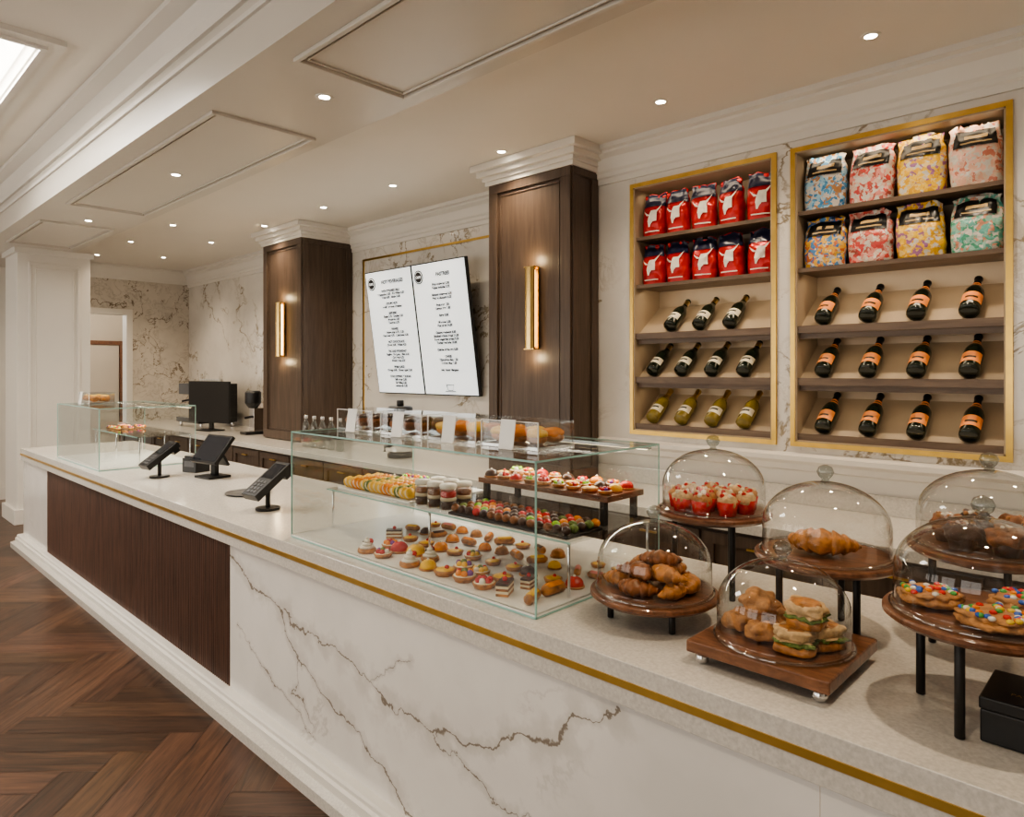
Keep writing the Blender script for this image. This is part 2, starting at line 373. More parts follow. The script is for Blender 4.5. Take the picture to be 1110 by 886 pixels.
# back wall
NY = 3.8; TY = 4.1; NX = -2.826
NB, NT = 1.257, 2.853
niches = [(-2.549, -1.617), (-1.494, -.537)]
mb = MB()
mb.box(-14, -3.2, TY, TY+.25, 0, ZC, M_marble)
mb.build('wall_back')
mb = MB()
mb.box(NX-.4, XR, NY, TY+.05, 0, 1.12, M_white)
mb.box(NX-.4, XR, NY, TY+.05, 1.12, NB, M_marble); mb.box(NX-.4, XR, NY, TY+.05, NT, ZC, M_marble)
xs = [NX-.4, niches[0][0], niches[0][1], niches[1][0], niches[1][1], XR]
for i in (0, 2, 4): mb.box(xs[i], xs[i+1], NY, TY+.05, NB, NT, M_marble)
mb.box(NX-.4, XR, TY+.05, TY+.25, 0, ZC, M_shelf)
mb.build('wall_niche')
def crown(mb, x0, x1, y, z, mat, s=1.):
    P_ = [(0, -.235), (.018, -.235), (.018, -.20), (.03, -.19), (.03, -.165), (.045, -.15), (.07, -.08), (.105, -.055), (.105, -.04), (.13, -.03), (.13, 0), (0, 0)]
    mb.prism([(y-p*s, z+q*s) for p, q in P_], x0, x1, mat)
mb = MB(); crown(mb, NX, XR, NY, ZC, M_white)
crown(mb, XL, -3.6, TY, ZC, M_white)
P_ = [(0, -.2), (.02, -.2), (.03, -.15), (.09, -.05), (.12, -.03), (.12, 0), (0, 0)]
mb.prism([(XL+p, ZC+q) for p, q in P_], 2.13, TY, M_white, axis='y')
mb.build('trim_crown')
mb = MB(); mb.prism([(NY, 1.10), (NY-.025, 1.11), (NY-.03, 1.14), (NY-.055, 1.16), (NY-.055, 1.185), (NY-.02, 1.19), (NY, 1.2)], NX, XR, M_white)
mb.build('trim_chair_rail')
mb = MB()
framexz(mb, -6.12, -3.7, 1.05, 2.815, TY-.012, TY, .02, M_gold)
mb.build('trim_gold_frame')
mb = MB(); mb.box(XL, XL+.02, -3.2, 2.42, 0, .15, M_white); mb.build('baseboard_left')
# ------------------------------------------------------------------ wood pilasters
def pilaster(x0, x1, yb):
    mb = MB(); y0 = 3.515
    mb.box(x0, x1, y0, yb, .921, 3.03, M_walnut)
    framexz(mb, x0+.0, x1-.0, .93, 3.02, y0-.02, y0, .085, M_walnut)
    framexz(mb, x0+.10, x1-.10, 1.03, 2.92, y0-.008, y0, .012, M_walnut)
    frameyz(mb, y0, yb-.01, .93, 3.02, x1, x1+.012, .07, M_walnut)
    for (z0, z1, o) in ((3.0, 3.03, .03), (3.03, 3.06, .045), (3.06, 3.10, .075), (3.10, 3.148, .11)):
        mb.box(x0-o, x1+o, y0-o, yb, z0, z1, M_white)
    mb.build('wood_pilaster', bevel=.003)
pilaster(-3.605, -2.84, 3.799); pilaster(-7.14, -6.327, 4.099)
def sconce(x):
    mb = MB(); y = 3.507
    mb.box(x-.045, x+.045, y-.012, y, 1.80, 2.36, M_lamp)
    mb.box(x-.012, x+.012, y-.02, y-.012, 1.815, 2.345, M_em_led)
    Mx = T(x, y-.04, 1.80); vs = []; fs = []; n = 12
    for z in (0., .56):
        for k in range(n+1):
            a = math.pi+math.pi*k/n; vs.append((.040*math.cos(a), .038*math.sin(a), z))
    for k in range(n): fs.append((k, k+1, n+2+k, n+1+k))
    mb.add(vs, fs, M_lamp, Mx, True)
    mb.box(x-.045, x+.045, y-.06, y, 1.795, 1.803, M_lamp); mb.box(x-.045, x+.045, y-.06, y, 2.357, 2.365, M_lamp)
    o = mb.build('wall_sconce')
    for zz in (1.74, 2.42):
        l = bpy.data.lights.new('sconce_bulb', 'POINT'); l.energy = 1.2; l.color = (1, .75, .42); l.shadow_soft_size = .03
        lo = bpy.data.objects.new('sconce_bulb', l); scene.collection.objects.link(lo); lo.location = (x, y-.06, zz); lo.parent = o
sconce(-3.165); sconce(-6.72)
# ------------------------------------------------------------------ menu boards
tilt = math.atan(.175/1.19)
def menuboard(xc, title, lines, logo):
    e = empty('menu_board', (xc, 4.03, 1.425)); e.rotation_euler.x = tilt
    W, H = .73, 1.2
    mb = MB(); mb.box(-W/2, W/2, 0, .035, 0, H, M_black); mb.box(-.2, .2, .035, .06, .3, .6, M_black); mb.build('frame', e, .003)
    mb = MB(); mb.box(-W/2+.01, W/2-.01, -.002, 0, .012, H-.01, M_em_scr); mb.build('screen', e)
    def txt(body, x, z, size, name='text', off=.0014, mat=M_ink):
        c = bpy.data.curves.new(name, 'FONT'); c.body = body; c.size = size; c.align_x = 'CENTER'; c.space_line = 1.02; c.offset = off
        c.materials.append(mat); o = bpy.data.objects.new(name, c); scene.collection.objects.link(o)
        o.parent = e; o.location = (x, -.004, z); o.rotation_euler.x = math.pi/2; return o
    txt(title, .06 if logo else 0, H-.13, .045, 'title', .002)
    txt("\n".join(lines), .02, H-.21, .030, 'menu_lines', .0018)
    mb = MB(); mb.cyl(.062, 0, .003, M_ink, Matrix.Translation((-.27, -.003, H-.12)) @ Matrix.Rotation(math.pi/2, 4, 'X'), 32)
    mb.cyl(.052, 0, .002, M_em_scr, Matrix.Translation((-.27, -.005, H-.12)) @ Matrix.Rotation(math.pi/2, 4, 'X'), 32)
    mb.cyl(.047, 0, .002, M_ink, Matrix.Translation((-.27, -.006, H-.12)) @ Matrix.Rotation(math.pi/2, 4, 'X'), 32)
    mb.build('logo', e)
    t = txt("CAFE", -.27, H-.13, .03, 'logo_text', .0008, M_em_scr); t.location.y = -.010
    if title == 'PASTRIES':
        mb = MB(); mb.tube([(-.05, -.004, .10), (-.03, -.004, .05), (.03, -.004, .05), (.05, -.004, .10), (-.05, -.004, .10)], .003, M_ink); mb.tube([(-.07, -.004, .04), (.07, -.004, .04)], .003, M_ink); mb.build('cup_icon', e)
L1 = ["WITH STEAMED MILK", "Cappuccino 4.25   Flat White 4.25", "Latte 4.50   Mocha 5.00", "", "SYRUPS +0.75", "vanilla, caramel, hazelnut", "", "ESPRESSO", "Single 2.75   Double 3.25", "Macchiato 3.50", "Cortado 3.75", "", "BREWED", "House drip 2.75 / 3.25", "Pour over 4.75   Cold brew 4.50", "", "HOT CHOCOLATE", "Classic 4.00   White 4.25", "", "TEA AND BREAKFAST", "English   Earl grey   Mint 3.25", "Chai latte 4.75", "Matcha latte 5.25", "", "FRESH JUICE", "Orange 5.00   Green apple 5.50", "", "COLD DRINKS & SODAS", "Still water 2.00", "Sparkling 2.50", "Lemonade 3.50"]
L2 = ["Plain croissant 3.50", "Butter brioche 3.75", "", "Almond croissant 4.50", "Pain au chocolat 4.25", "", "Fruit tart 6.50", "Lemon tart 6.00", "", "Eclair 5.00", "", "Macaron 2.50", "Box of six 14.00", "", "Cheese sandwich 8.50", "Smoked salmon bagel 11.00", "Roast vegetable panini 9.50", "Turkey and brie 10.00", "", "Quiche of the day 8.00", "", "CAKES", "Chocolate slice 6.50", "Carrot slice 6.00", "", "Ask about allergens"]
menuboard(-5.367, "HOT BEVERAGES", L1, True); menuboard(-4.632, "PASTRIES", L2, True)
# ------------------------------------------------------------------ wall niche shelving
ZS1, ZS2 = 2.525, 2.212
zs_flat = [ZS1, ZS2]; zs_tilt = [1.875, 1.59, 1.285]; PH = math.radians(37)
for (x0, x1) in niches:
    mb = MB()
    mb.box(x0, x1, TY-.005, TY+.049, NB, NT, M_shelf)
    framexz(mb, x0-.022, x1+.022, NB-.022, NT+.022, NY-.015, NY, .026, M_gold)
    mb.box(x0, x0+.012, NY-.01, TY-.005, NB, NT, M_shelf); mb.box(x1-.012, x1, NY-.01, TY-.005, NB, NT, M_shelf)
    mb.box(x0, x1, NY-.01, TY-.005, NT-.012, NT, M_shelf); mb.box(x0, x1, NY-.01, TY-.005, NB, NB+.012, M_shelf)
    for z in zs_flat:
        mb.box(x0+.012, x1-.012, NY+.01, TY-.005, z-.022, z, M_shelfedge)
    for z in zs_tilt:
        ya = NY+.02; yb = TY-.006
        zb = z+(yb-ya)*math.tan(PH)
        mb.prism([(ya, z), (yb, zb), (yb, zb-.02), (ya, z-.02)], x0+.012, x1-.012, M_shelf)
        mb.box(x0+.012, x1-.012, NY+.002, ya, z-.02, z+.02, M_shelfedge)
        if z > 1.4: mb.box(x0+.012, x1-.012, NY+.03, NY+.05, z-.05, z-.02, M_shelfedge)
    o = mb.build('wall_shelf_unit')
    for (z, en) in ((NT-.03, .6), (ZS2-.04, .8), (1.815, .35), (1.53, .35)):  # area lights without fixtures; those under the tilted rows added to brighten them
        l = bpy.data.lights.new('shelf_fill_light', 'AREA'); l.shape = 'RECTANGLE'; l.size = .85; l.size_y = .03; l.energy = en; l.color = (1, .80, .55)
        lo = bpy.data.objects.new('shelf_fill_light', l); scene.collection.objects.link(lo); lo.location = ((x0+x1)/2, NY+.06, z); lo.parent = o
        lo.rotation_euler.x = math.radians(25)
G_dark = plain('dark_green_glass', (.010, .016, .010), .08, var=.1, coat=.5); G_gold = plain('amber_glass', (.20, .15, .03), .08, var=.15, coat=.6)
G_foilk = plain('foil_black', (.02, .02, .02), .3, .5); G_foilg = plain('foil_gold', (.75, .56, .24), .3, 1.); G_lo = plain('label_orange', (.85, .30, .09), .4); G_lw = plain('label_cream', (.7, .64, .5), .5)
def bottle_mesh(Mx, kind):
    mb = MB()
    body, foil, lab = {'o': (G_dark, G_foilk, G_lo), 'w': (G_dark, G_dark, G_lw), 'g': (G_gold, G_foilg, G_lw)}[kind]
    mb.lathe([(.03, 0), (.042, .004), (.044, .02), (.044, .15), (.041, .17), (.032, .195), (.021, .22), (.0165, .24)], body, Mx, 20)
    mb.lathe([(.0175, .225), (.0165, .26), (.0165, .283), (.019, .286), (.019, .297), (.015, .303), (.008, .305)], foil, Mx, 16)
    z0, z1 = (.04, .115) if kind == 'o' else (.05, .105)
    n = 14; vs = []; fs = []      # label wraps the upper side only
    for z in (z0, z1):
        for k in range(n+1):
            a = -math.pi/2-1.25+2.5*k/n; vs.append((.0449*math.cos(a), .0449*math.sin(a), z))
    for k in range(n): fs.append((k, k+1, n+2+k, n+1+k))
    mb.add(vs, fs, lab, Mx, True)
    if kind == 'o': mb.lathe([(.0205, .224), (.0185, .236)], lab, Mx, 20, cap0=False, cap1=False); mb.lathe([(.0333, .1935), (.0265, .2085)], lab, Mx, 20, cap0=False, cap1=False)
    if kind == 'g': mb.lathe([(.0333, .1935), (.0222, .219), (.0180, .235)], G_foilg, Mx, 20, cap0=False, cap1=False)
    if kind == 'w': mb.lathe([(.0178, .24), (.0172, .285)], G_foilg, Mx, 16, cap0=False, cap1=False)
    vs = []
    for z in (z0+.024, z0+.038):
        for k in range(7): a = -math.pi/2-.6+1.2*k/6; vs.append((.0453*math.cos(a), .0453*math.sin(a), z))
    mb.add(vs, [(k, k+1, 8+k, 7+k) for k in range(6)], G_foilk, Mx)
    return mb.build('champagne_bottle' if kind != 'g' else 'wine_bottle', recalc=True)
ax = Vector((0, math.cos(PH), math.sin(PH))); nn = Vector((0, -math.sin(PH), math.cos(PH)))
def put_bottle(x, z, kind):
    Y_ = ax.cross(Vector((1, 0, 0)))
    base = Vector((x, NY+.02, z)) + nn*.0465 + ax*.024
    Mx = Matrix(((1, Y_.x, ax.x, base.x), (0, Y_.y, ax.y, base.y), (0, Y_.z, ax.z, base.z), (0, 0, 0, 1)))
    if Y_.dot(nn) > 0: Mx = Mx @ Matrix.Rotation(math.pi, 4, 'Z')
    bottle_mesh(Mx @ Matrix.Rotation(R.uniform(-.15, .15), 4, 'Z'), kind)
x0, x1 = niches[1]
for z in zs_tilt:
    for k in range(4): put_bottle(x0+.14+k*.222, z, 'o')
x0, x1 = niches[0]
for zi, z in enumerate(zs_tilt):
    n = 3 if zi == 0 else 4
    for k in range(n): put_bottle(x0+.26+k*.2 if n == 3 else x0+.13+k*.205, z, 'g' if zi == 2 else 'w')
# coffee bags: soft pillow bags with pinched, crinkled tops
def bag(x, y, z, w, h, d, mat, style, rz=0.):
    mb = MB(); Mx = T(x, y, z, rz); seed = R.random()*50; lean = R.uniform(-.012, .012)
    def dep(t):
        if t > .93: return d*.05
        base = .8+.2*math.sin(math.pi*min(1, t*1.25))
        return d*base*(1 if t < .5 else max(.06, 1-((t-.5)/.44)**1.7))
    def wid(t):
        return w*(.95+.05*math.sin(math.pi*t*1.1) if t < .8 else .95-.05*math.sin((t-.8)/.2*math.pi))*(.95 if t < .03 else 1)
    rows = 30; seg = 44; vs = []; fs = []
    def pt(a, t, off=0.):
        cx, sy = math.cos(a), math.sin(a)
        px_ = wid(t)/2*math.copysign(abs(cx)**.55, cx); py_ = (dep(t)/2)*math.copysign(abs(sy)**.8, sy)
        am = .010*(.7+.7*t)
        nzv = mnoise.noise(Vector((px_*26+seed, py_*8, t*6)))*am+mnoise.noise(Vector((px_*60+seed, py_*8, t*9+4)))*am*.4
        if t > .72: nzv += .004*math.sin(px_*150+seed)*(t-.72)/.28
        zz = t*h+(mnoise.noise(Vector((px_*18+seed, 3, 1)))*.022*(t-.7)/.3 if t > .7 else 0)-(abs(px_)/(w/2))**4*.010*(1 if t > .3 else t/.3)
        if t == 0: zz = 0
        return (px_+nzv*.5+lean*t, py_+nzv*math.copysign(1, sy)*1.0+(off*math.copysign(1, sy)), max(0, zz))
    for i in range(rows+1):
        for k in range(seg): vs.append(pt(2*math.pi*k/seg, i/rows))
    for i in range(rows):
        for k in range(seg):
            k2 = (k+1) % seg; fs.append((i*seg+k, i*seg+k2, (i+1)*seg+k2, (i+1)*seg+k))
    fs.append(tuple(range(seg))[::-1]); fs.append(tuple(rows*seg+k for k in range(seg)))
    mb.add(vs, fs, mat, Mx, True)
    def patch(a0, a1, t0, t1, m_, n=8, off=.0018, sk=0., tp=1.):
        v2 = []; f2 = []; am = (a0+a1)/2
        for i in range(n+1):
            f_ = 1+(tp-1)*i/n
            for k in range(n+1):
                a_ = am+(a0+(a1-a0)*k/n-am)*f_
                v2.append(pt(a_+sk*i/n, t0+(t1-t0)*i/n, off))
        for i in range(n):
            for k in range(n): f2.append((i*(n+1)+k, i*(n+1)+k+1, (i+1)*(n+1)+k+1, (i+1)*(n+1)+k))
        mb.add(v2, f2, m_, Mx, True)
    pi = math.pi
    if style == 'red':
        patch(pi*1.03, pi*1.97, .70, .985, F_navy, 22, .0045)
        patch(pi*1.45, pi*1.57, .34, .60, F_white, 8, .006, pi*.02, .6); patch(pi*1.49, pi*1.57, .55, .74, F_white, 8, .0075, pi*.18, .1)
        patch(pi*1.43, pi*1.51, .48, .62, F_white, 8, .007, -pi*.18, .1); patch(pi*1.47, pi*1.49, .22, .35, F_white, 5, .006, 0, 2.5)
        patch(pi*1.34, pi*1.66, .10, .125, F_white, 8, .005)
    else:
        patch(pi*1.27, pi*1.75, .62, .90, M_black, 18, .005)
        patch(pi*1.40, pi*1.64, .67, .695, F_orl, 8, .007); patch(pi*1.45, pi*1.58, .75, .81, F_orl, 8, .007)
    mb.build('coffee_bag')
F_navy = plain('navy_foil', (.012, .016, .045), .3); F_orl = plain('label_accent', (.6, .42, .2), .4)
B_red = plain('red_foil', (.48, .016, .015), .28, .2, var=.25, scale=14, bump=.8)
wht = (.66, .62, .56)
B_blue = pattern('bag_blue', [(.06, .25, .5), wht, (.35, .6, .75), (.5, .25, .1), (.1, .35, .6), wht], 62)
B_coral = pattern('bag_coral', [(.65, .08, .07), wht, (.75, .3, .25), wht, (.5, .12, .09), (.7, .5, .4)], 58)
B_yel = pattern('bag_yellow', [(.8, .45, .03), wht, (.85, .55, .06), (.35, .14, .3), (.75, .4, .03), (.85, .6, .2)], 58)
B_peach = pattern('bag_peach', [(.75, .45, .33), wht, (.6, .22, .15), wht, (.72, .55, .42), (.8, .5, .4)], 62)
B_multi = pattern('bag_multi', [(.05, .16, .45), (.8, .45, .06), wht, (.65, .18, .06), (.08, .25, .5), (.8, .5, .1)], 62)
B_green = pattern('bag_green', [(.08, .35, .22), wht, (.65, .3, .2), wht, (.15, .45, .38), (.3, .55, .45)], 60)
x0, x1 = niches[1]
for zi, (z, h, ms) in enumerate(((ZS1+.001, .30, (B_blue, B_coral, B_yel, B_peach)), (ZS2+.001, .275, (B_multi, B_coral, B_yel, B_green)))):
    for k, m_ in enumerate(ms): bag(x0+.128+k*.233, NY+.09, z, .218, h, .12, m_, 'pat', R.uniform(-.1, .1))
x0, x1 = niches[0]
for (z, h) in ((ZS1+.001, .28), (ZS2+.001, .265)):
    for k in range(5): bag(x0+.105+k*.18, NY+.09, z, .162, h, .10, B_red, 'red', R.uniform(-.15, .25))
# ------------------------------------------------------------------ back counter
e = empty('back_counter')
mb = MB(); mb.box(XL+.01, NX-.45, 3.16, TY-.001, .1, .87, M_walnut); mb.box(NX-.45, XR-.001, 3.16, NY-.001, .1, .87, M_walnut); mb.box(XL+.01, XR-.001, 3.2, 3.7, 0.0, .1, M_black)
x = XL+.1
while x < XR-.6:
    framexz(mb, x, x+.58, .13, .85, 3.145, 3.16, .06, M_walnut); mb.box(x+.24, x+.34, 3.125, 3.135, .79, .80, M_gold)
    mb.box(x+.245, x+.255, 3.13, 3.15, .79, .80, M_gold); mb.box(x+.325, x+.335, 3.13, 3.15, .79, .80, M_gold)
    x += .6
mb.build('cabinets', e)
mb = MB(); mb.box(XL+.01, NX-.45, 3.12, TY-.001, .87, .92, M_quartz); mb.box(NX-.45, XR-.001, 3.12, NY-.001, .87, .92, M_quartz)
mb.box(NX, XR-.001, NY-.02, NY-.001, .92, 1.02, M_quartz); mb.build('worktop', e, .003)
# ------------------------------------------------------------------ main counter
CL = -7.78; XC = XR-.001
e = empty('service_counter')
mb = MB(); mb.box(CL+.03, XC, 1.46, 2.36, .0, .808, M_white); mb.build('carcass', e)
mb = MB(); mb.box(-3.295, XC, 1.445, 1.46, .113, .808, M_marblef)
mb.box(CL+.03, -6.873, 1.445, 1.46, .113, .808, M_marblef); mb.box(CL+.02, CL+.03, 1.445, 2.36, .0, .808, M_marblef)
mb.build('marble_front', e)
mb = MB(); mb.box(-.5185, -.517, 1.4445, 1.4452, .113, .808, M_beige); mb.build('seam', e)
mb = MB(); mb.box(-6.873, -3.295, 1.452, 1.46, .113, .808, M_slat)
x = -6.868
while x < -3.31:
    vs = [(x+a, y, z) for z in (.113, .808) for a, y in ((0, 1.4525), (.002, 1.447), (.005, 1.4445), (.012, 1.4445), (.015, 1.447), (.017, 1.4525))]
    mb.add(vs, [(i, i+1, i+7, i+6) for i in range(5)], M_slat); x += .021
mb.build('slatted_panel', e)
mb = MB()
mb.box(CL-.02, XC, 1.43, 2.40, .87, .92, M_quartz); mb.box(CL-.02, XC, 1.43, 1.46, .808, .862, M_quartz); mb.box(CL-.02, XC, 1.445, 2.3, .862, .87, M_quartz)
mb.box(CL-.02, CL+.02, 1.46, 2.40, .808, .87, M_quartz)
mb.build('countertop', e, .002)
mb = MB(); mb.box(CL-.022, XC, 1.4265, 1.45, .855, .874, M_gold); mb.build('brass_inlay', e)
mb = MB(); mb.prism([(1.389, 0), (1.389, .085), (1.402, .09), (1.402, .105), (1.41, .113), (1.46, .113), (1.46, 0)], CL-.03, XC, M_white)
mb.prism([(1.355, 0), (1.355, .045), (1.389, .055), (1.389, 0)], CL-.05, XC, M_quartz)
mb.build('plinth', e)
# ------------------------------------------------------------------ display cases
def display_case(x0, x1, y0, y1, z1, shelf, posts=True):
    e = empty('glass_display_case', ((x0+x1)/2, (y0+y1)/2, .921)); c = e.location
    z0 = .921; t = .008
    def P(mb, name, bv=0.):
        o = mb.build(name, None, bv); o.parent = e; o.matrix_parent_inverse = Matrix.Translation(-Vector(c)); return o
    mb = MB(); mb.box(x0, x1, y0, y1, z0, z0+.012, M_deck); P(mb, 'deck')
    mb = MB()
    mb.box(x0, x1, y0, y0+t, z0+.012, z1-t, M_case); mb.box(x0, x0+t, y0+t, y1, z0+.012, z1-t, M_case); mb.box(x1-t, x1, y0+t, y1, z0+.012, z1-t, M_case)
    mb.box(x0, x1, y0, y1, z1-t, z1, M_case)
    P(mb, 'glass_panes')
    mb = MB(); q = .0025
    a, b_ = y0, y0+.005
    mb.box(x0-.001, x0+q, a-.001, b_, z0, z1, M_edge); mb.box(x1-q, x1+.001, a-.001, b_, z0, z1, M_edge)
    mb.box(x0-.001, x0+q, y1-q, y1+.001, z0, z1, M_edge); mb.box(x1-q, x1+.001, y1-q, y1+.001, z0, z1, M_edge)
    mb.box(x0, x1, y0-.001, y0, z1-.006, z1, M_edge); mb.box(x0, x1, y1, y1+.001, z1-.006, z1, M_edge)
    mb.box(x0-.001, x0, y0, y1, z1-.006, z1, M_edge); mb.box(x1, x1+.001, y0, y1, z1-.006, z1, M_edge)
    mb.box(x0, x1, y0-.001, y0, z0, z0+.006, M_edge); mb.box(x1, x1+.001, y0, y1, z0, z0+.006, M_edge)
    P(mb, 'glass_edges')
    if shelf:
        mb = MB()
        for (zz, ya) in shelf:
            mb.box(x0+t+.001, x1-t-.001, ya, y1-.01, zz-.008, zz, M_case); mb.box(x0+t+.001, x1-t-.001, ya-.001, ya, zz-.007, zz-.001, M_edge)
            for xx in (x0+.03, (x0+x1)/2, x1-.03):
                mb.cyl(.005, z0+.012, zz-.008, M_chrome, T(xx, ya+.02, 0)); mb.cyl(.005, z0+.012, zz-.008, M_chrome, T(xx, y1-.03, 0))
        P(mb, 'shelves')
    mb = MB(); mb.box(x0+.02, x1-.02, y1-.04, y1-.02, z1-.02, z1-.009, M_chrome); mb.box(x0+.03, x1-.03, y1-.037, y1-.023, z1-.022, z1-.02, M_em_led); P(mb, 'light_bar')
    l = bpy.data.lights.new('case_light', 'AREA'); l.shape = 'RECTANGLE'; l.size = (x1-x0)*.9; l.size_y = .05; l.energy = 4.; l.color = (1, .9, .74)
    lo = bpy.data.objects.new('case_light', l); scene.collection.objects.link(lo); lo.location = ((x0+x1)/2-c[0], y1-.08-c[1], z1-.03-c[2]); lo.parent = e
    lo.rotation_euler.x = math.radians(-20)
SZ = 1.115
display_case(-2.78, -1.34, 1.49, 2.16, 1.385, [(SZ, 1.66)])
display_case(-6.74, -5.58, 1.49, 2.17, 1.376, [(1.15, 1.75)])
def tart(mb, x, y, z, r, kind):
    Mx = T(x, y, z, R.uniform(0, 3))
    if kind == 'fruit':
        mb.lathe([(r*.8, 0), (r, r*.4), (r*.92, r*.45)], F_crust, Mx, 24, flute=-.06); mb.cyl(r*.88, r*.35, r*.48, F_cream, Mx)
        c0 = R.choice((F_red, F_or, F_red, F_yel, F_lime))
        for k in range(6):
            a = k*math.pi/3; mb.ball((r*.5*math.cos(a), r*.5*math.sin(a), r*.6), r*.28, c0 if k % 3 else R.choice((F_purple, F_white, F_red)), Mx, 8, 6)
        mb.ball((0, 0, r*.7), r*.3, F_green if R.random() < .3 else F_red, Mx, 8, 6)
    elif kind == 'lemon':
        mb.lathe([(r*.8, 0), (r, r*.4), (r*.92, r*.45)], F_crust, Mx, 24, flute=-.06); mb.lathe([(r*.9, r*.4), (r*.6, r*.55), (.001, r*.6)], F_yel, Mx)
        mb.ball((r*.2, 0, r*.65), r*.2, F_red, Mx, 8, 6)
    elif kind == 'cream':
        mb.cyl(r*.9, 0, r*.4, F_crust, Mx)
        for k, (rr, zz) in enumerate(((.8, .5), (.58, .8), (.35, 1.08), (.15, 1.3))):
            mb.lathe([(r*rr*.8, r*zz-r*.14), (r*rr, r*zz), (r*rr*.7, r*zz+r*.14)], F_white, Mx, 16, flute=-.12)
        mb.ball((r*.3, r*.2, r*1.0), r*.28, F_red, Mx, 8, 6); mb.ball((-r*.3, r*.2, r*.9), r*.2, F_choc, Mx, 8, 6)
    elif kind == 'dome':
        mb.cyl(r*.95, 0, r*.2, F_crust, Mx); mb.ball((0, 0, r*.3), (r*.85, r*.85, r*.7), R.choice((F_yel, F_or, F_red, F_crust, F_choc)), Mx, 16, 10); mb.ball((0, 0, r*1.0), r*.15, F_white, Mx, 8, 6)
    elif kind == 'slice':
        s_ = r*.9
        for k, m_ in enumerate((F_crust, F_cream, F_dark, F_cream, F_choc)):
            mb.box(-s_, s_, -s_*.55, s_*.55, k*r*.2, (k+1)*r*.2, m_, Mx)
        mb.ball((0, 0, r*1.15), r*.22, F_red, Mx, 8, 6)
    elif kind == 'eclair':
        mb.tube([(-r*1.3+r*2.6*i/8, 0, r*.45) for i in range(9)], [r*.2]+[r*.46]*7+[r*.2], F_crust, Mx, 12)
        mb.tube([(-r*1.15+r*2.3*i/6, 0, r*.62) for i in range(7)], [r*.1]+[r*.38]*5+[r*.1], R.choice((F_choc, F_pink, F_yel, F_or)), Mx, 10)
def grid(name, xs, ys, z, r, kinds, drop=0., jit=.006):
    mb = MB()
    for x in xs:
        for y in ys:
            if R.random() < drop: continue
            k = R.choice(kinds)
            tart(mb, x+R.uniform(-jit, jit), y+R.uniform(-jit, jit), z, r*R.uniform(.88, 1.08), k)
    return mb.build(name)
def fr(a, b_, n): return [a+(b_-a)*i/(n-1) for i in range(n)]
DZ = .9335
grid('cream_tart', fr(-2.28, -1.94, 5), (1.56, 1.65), DZ, .040, ['cream', 'cream', 'fruit', 'dome'], .05, .010)
grid('fruit_tart', fr(-1.84, -1.64, 3), (1.565, 1.66), DZ, .041, ['fruit', 'lemon', 'fruit', 'lemon'], 0, .010)
grid('cake_slice', fr(-1.54, -1.42, 2), (1.57, 1.67), DZ, .038, ['slice', 'lemon', 'eclair'], 0, .009)
grid('assorted_tart', fr(-2.40, -1.42, 11), (1.775,), DZ, .034, ['fruit', 'dome', 'lemon', 'slice'], .08, .010)
grid('eclair', fr(-2.45, -1.42, 12), (1.90, 2.02), DZ, .031, ['eclair', 'eclair', 'lemon', 'dome'], .08, .008)
def macarons(name, xs, ys, z, cols, r=.021):
    mb = MB()
    for i, x in enumerate(xs):
        for y in ys:
            m_ = cols[i % len(cols)]
            Mx = T(x, y, z+r, R.uniform(-.1, .1), 0, math.pi/2-.35)
            mb.ball((0, 0, -.010), (r, r, .010), m_, Mx, 14, 6); mb.ball((0, 0, .010), (r, r, .010), m_, Mx, 14, 6); mb.cyl(r*.85, -.006, .006, F_cream, Mx, 14)
    return mb.build(name)
mb = MB(); mb.box(-2.73, -2.2, 1.69, 2.10, SZ+.0005, SZ+.008, M_deck); mb.build('serving_tray', bevel=.002)
macarons('macaron_row', fr(-2.68, -2.24, 15), (1.72, 1.77, 1.82, 1.87), SZ+.009, [F_yel, F_yel, F_or, F_or, F_yel, F_green, F_yel], .024)
grid('fruit_tart', fr(-2.68, -2.26, 7), (1.97, 2.04), SZ+.009, .03, ['fruit', 'dome'])
mb = MB(); mb.box(-1.94, -1.37, 1.67, 1.86, SZ+.0005, SZ+.01, M_blackmetal); mb.build('serving_tray', bevel=.002)
mb = MB()
for x in fr(-1.92, -1.39, 15):
    for y in (1.69, 1.73, 1.77, 1.81, 1.845):
        m_ = R.choice((F_choc, F_red, F_green, F_or, F_choc, F_choc, F_dark, F_red, F_lime, F_dark))
        mb.ball((x, y, SZ+.0245), (.0165, .0165, .0145), m_, None, 10, 8)
mb.build('chocolate_bonbons')
mb = MB(); mb.box(-2.02, -1.38, 1.9, 2.12, SZ+.085, SZ+.105, M_board)
for xx in (-1.99, -1.41):
    for yy in (1.92, 2.10): mb.box(xx-.01, xx+.01, yy-.01, yy+.01, SZ+.0005, SZ+.085, M_blackmetal)
mb.build('wooden_riser')
grid('fruit_tart', fr(-1.98, -1.42, 9), (1.94, 2.01, 2.08), SZ+.106, .03, ['fruit', 'lemon', 'fruit', 'dome'])
def jar(x, y, z, h=.10, r=.034):
    mb = MB(); Mx = T(x, y, z)
    mb.cyl(r*.9, .004, h*.36, F_choc, Mx, 20); mb.cyl(r*.9, h*.36, h*.5, F_cream, Mx, 20); mb.cyl(r*.9, h*.5, h*.72, F_red if R.random() < .5 else F_dark, Mx, 20)
    mb.lathe([(r, 0), (r, h*.8), (r*.85, h*.86)], M_glass, Mx, 24, cap1=False); mb.cyl(r*.96, h*.82, h, F_white, Mx, 24)
    mb.build('dessert_jar')
for xx in (-2.157, -2.08, -2.003):
    jar(xx+.007, 1.72, SZ+.001); jar(xx+.007, 1.80, SZ+.001)
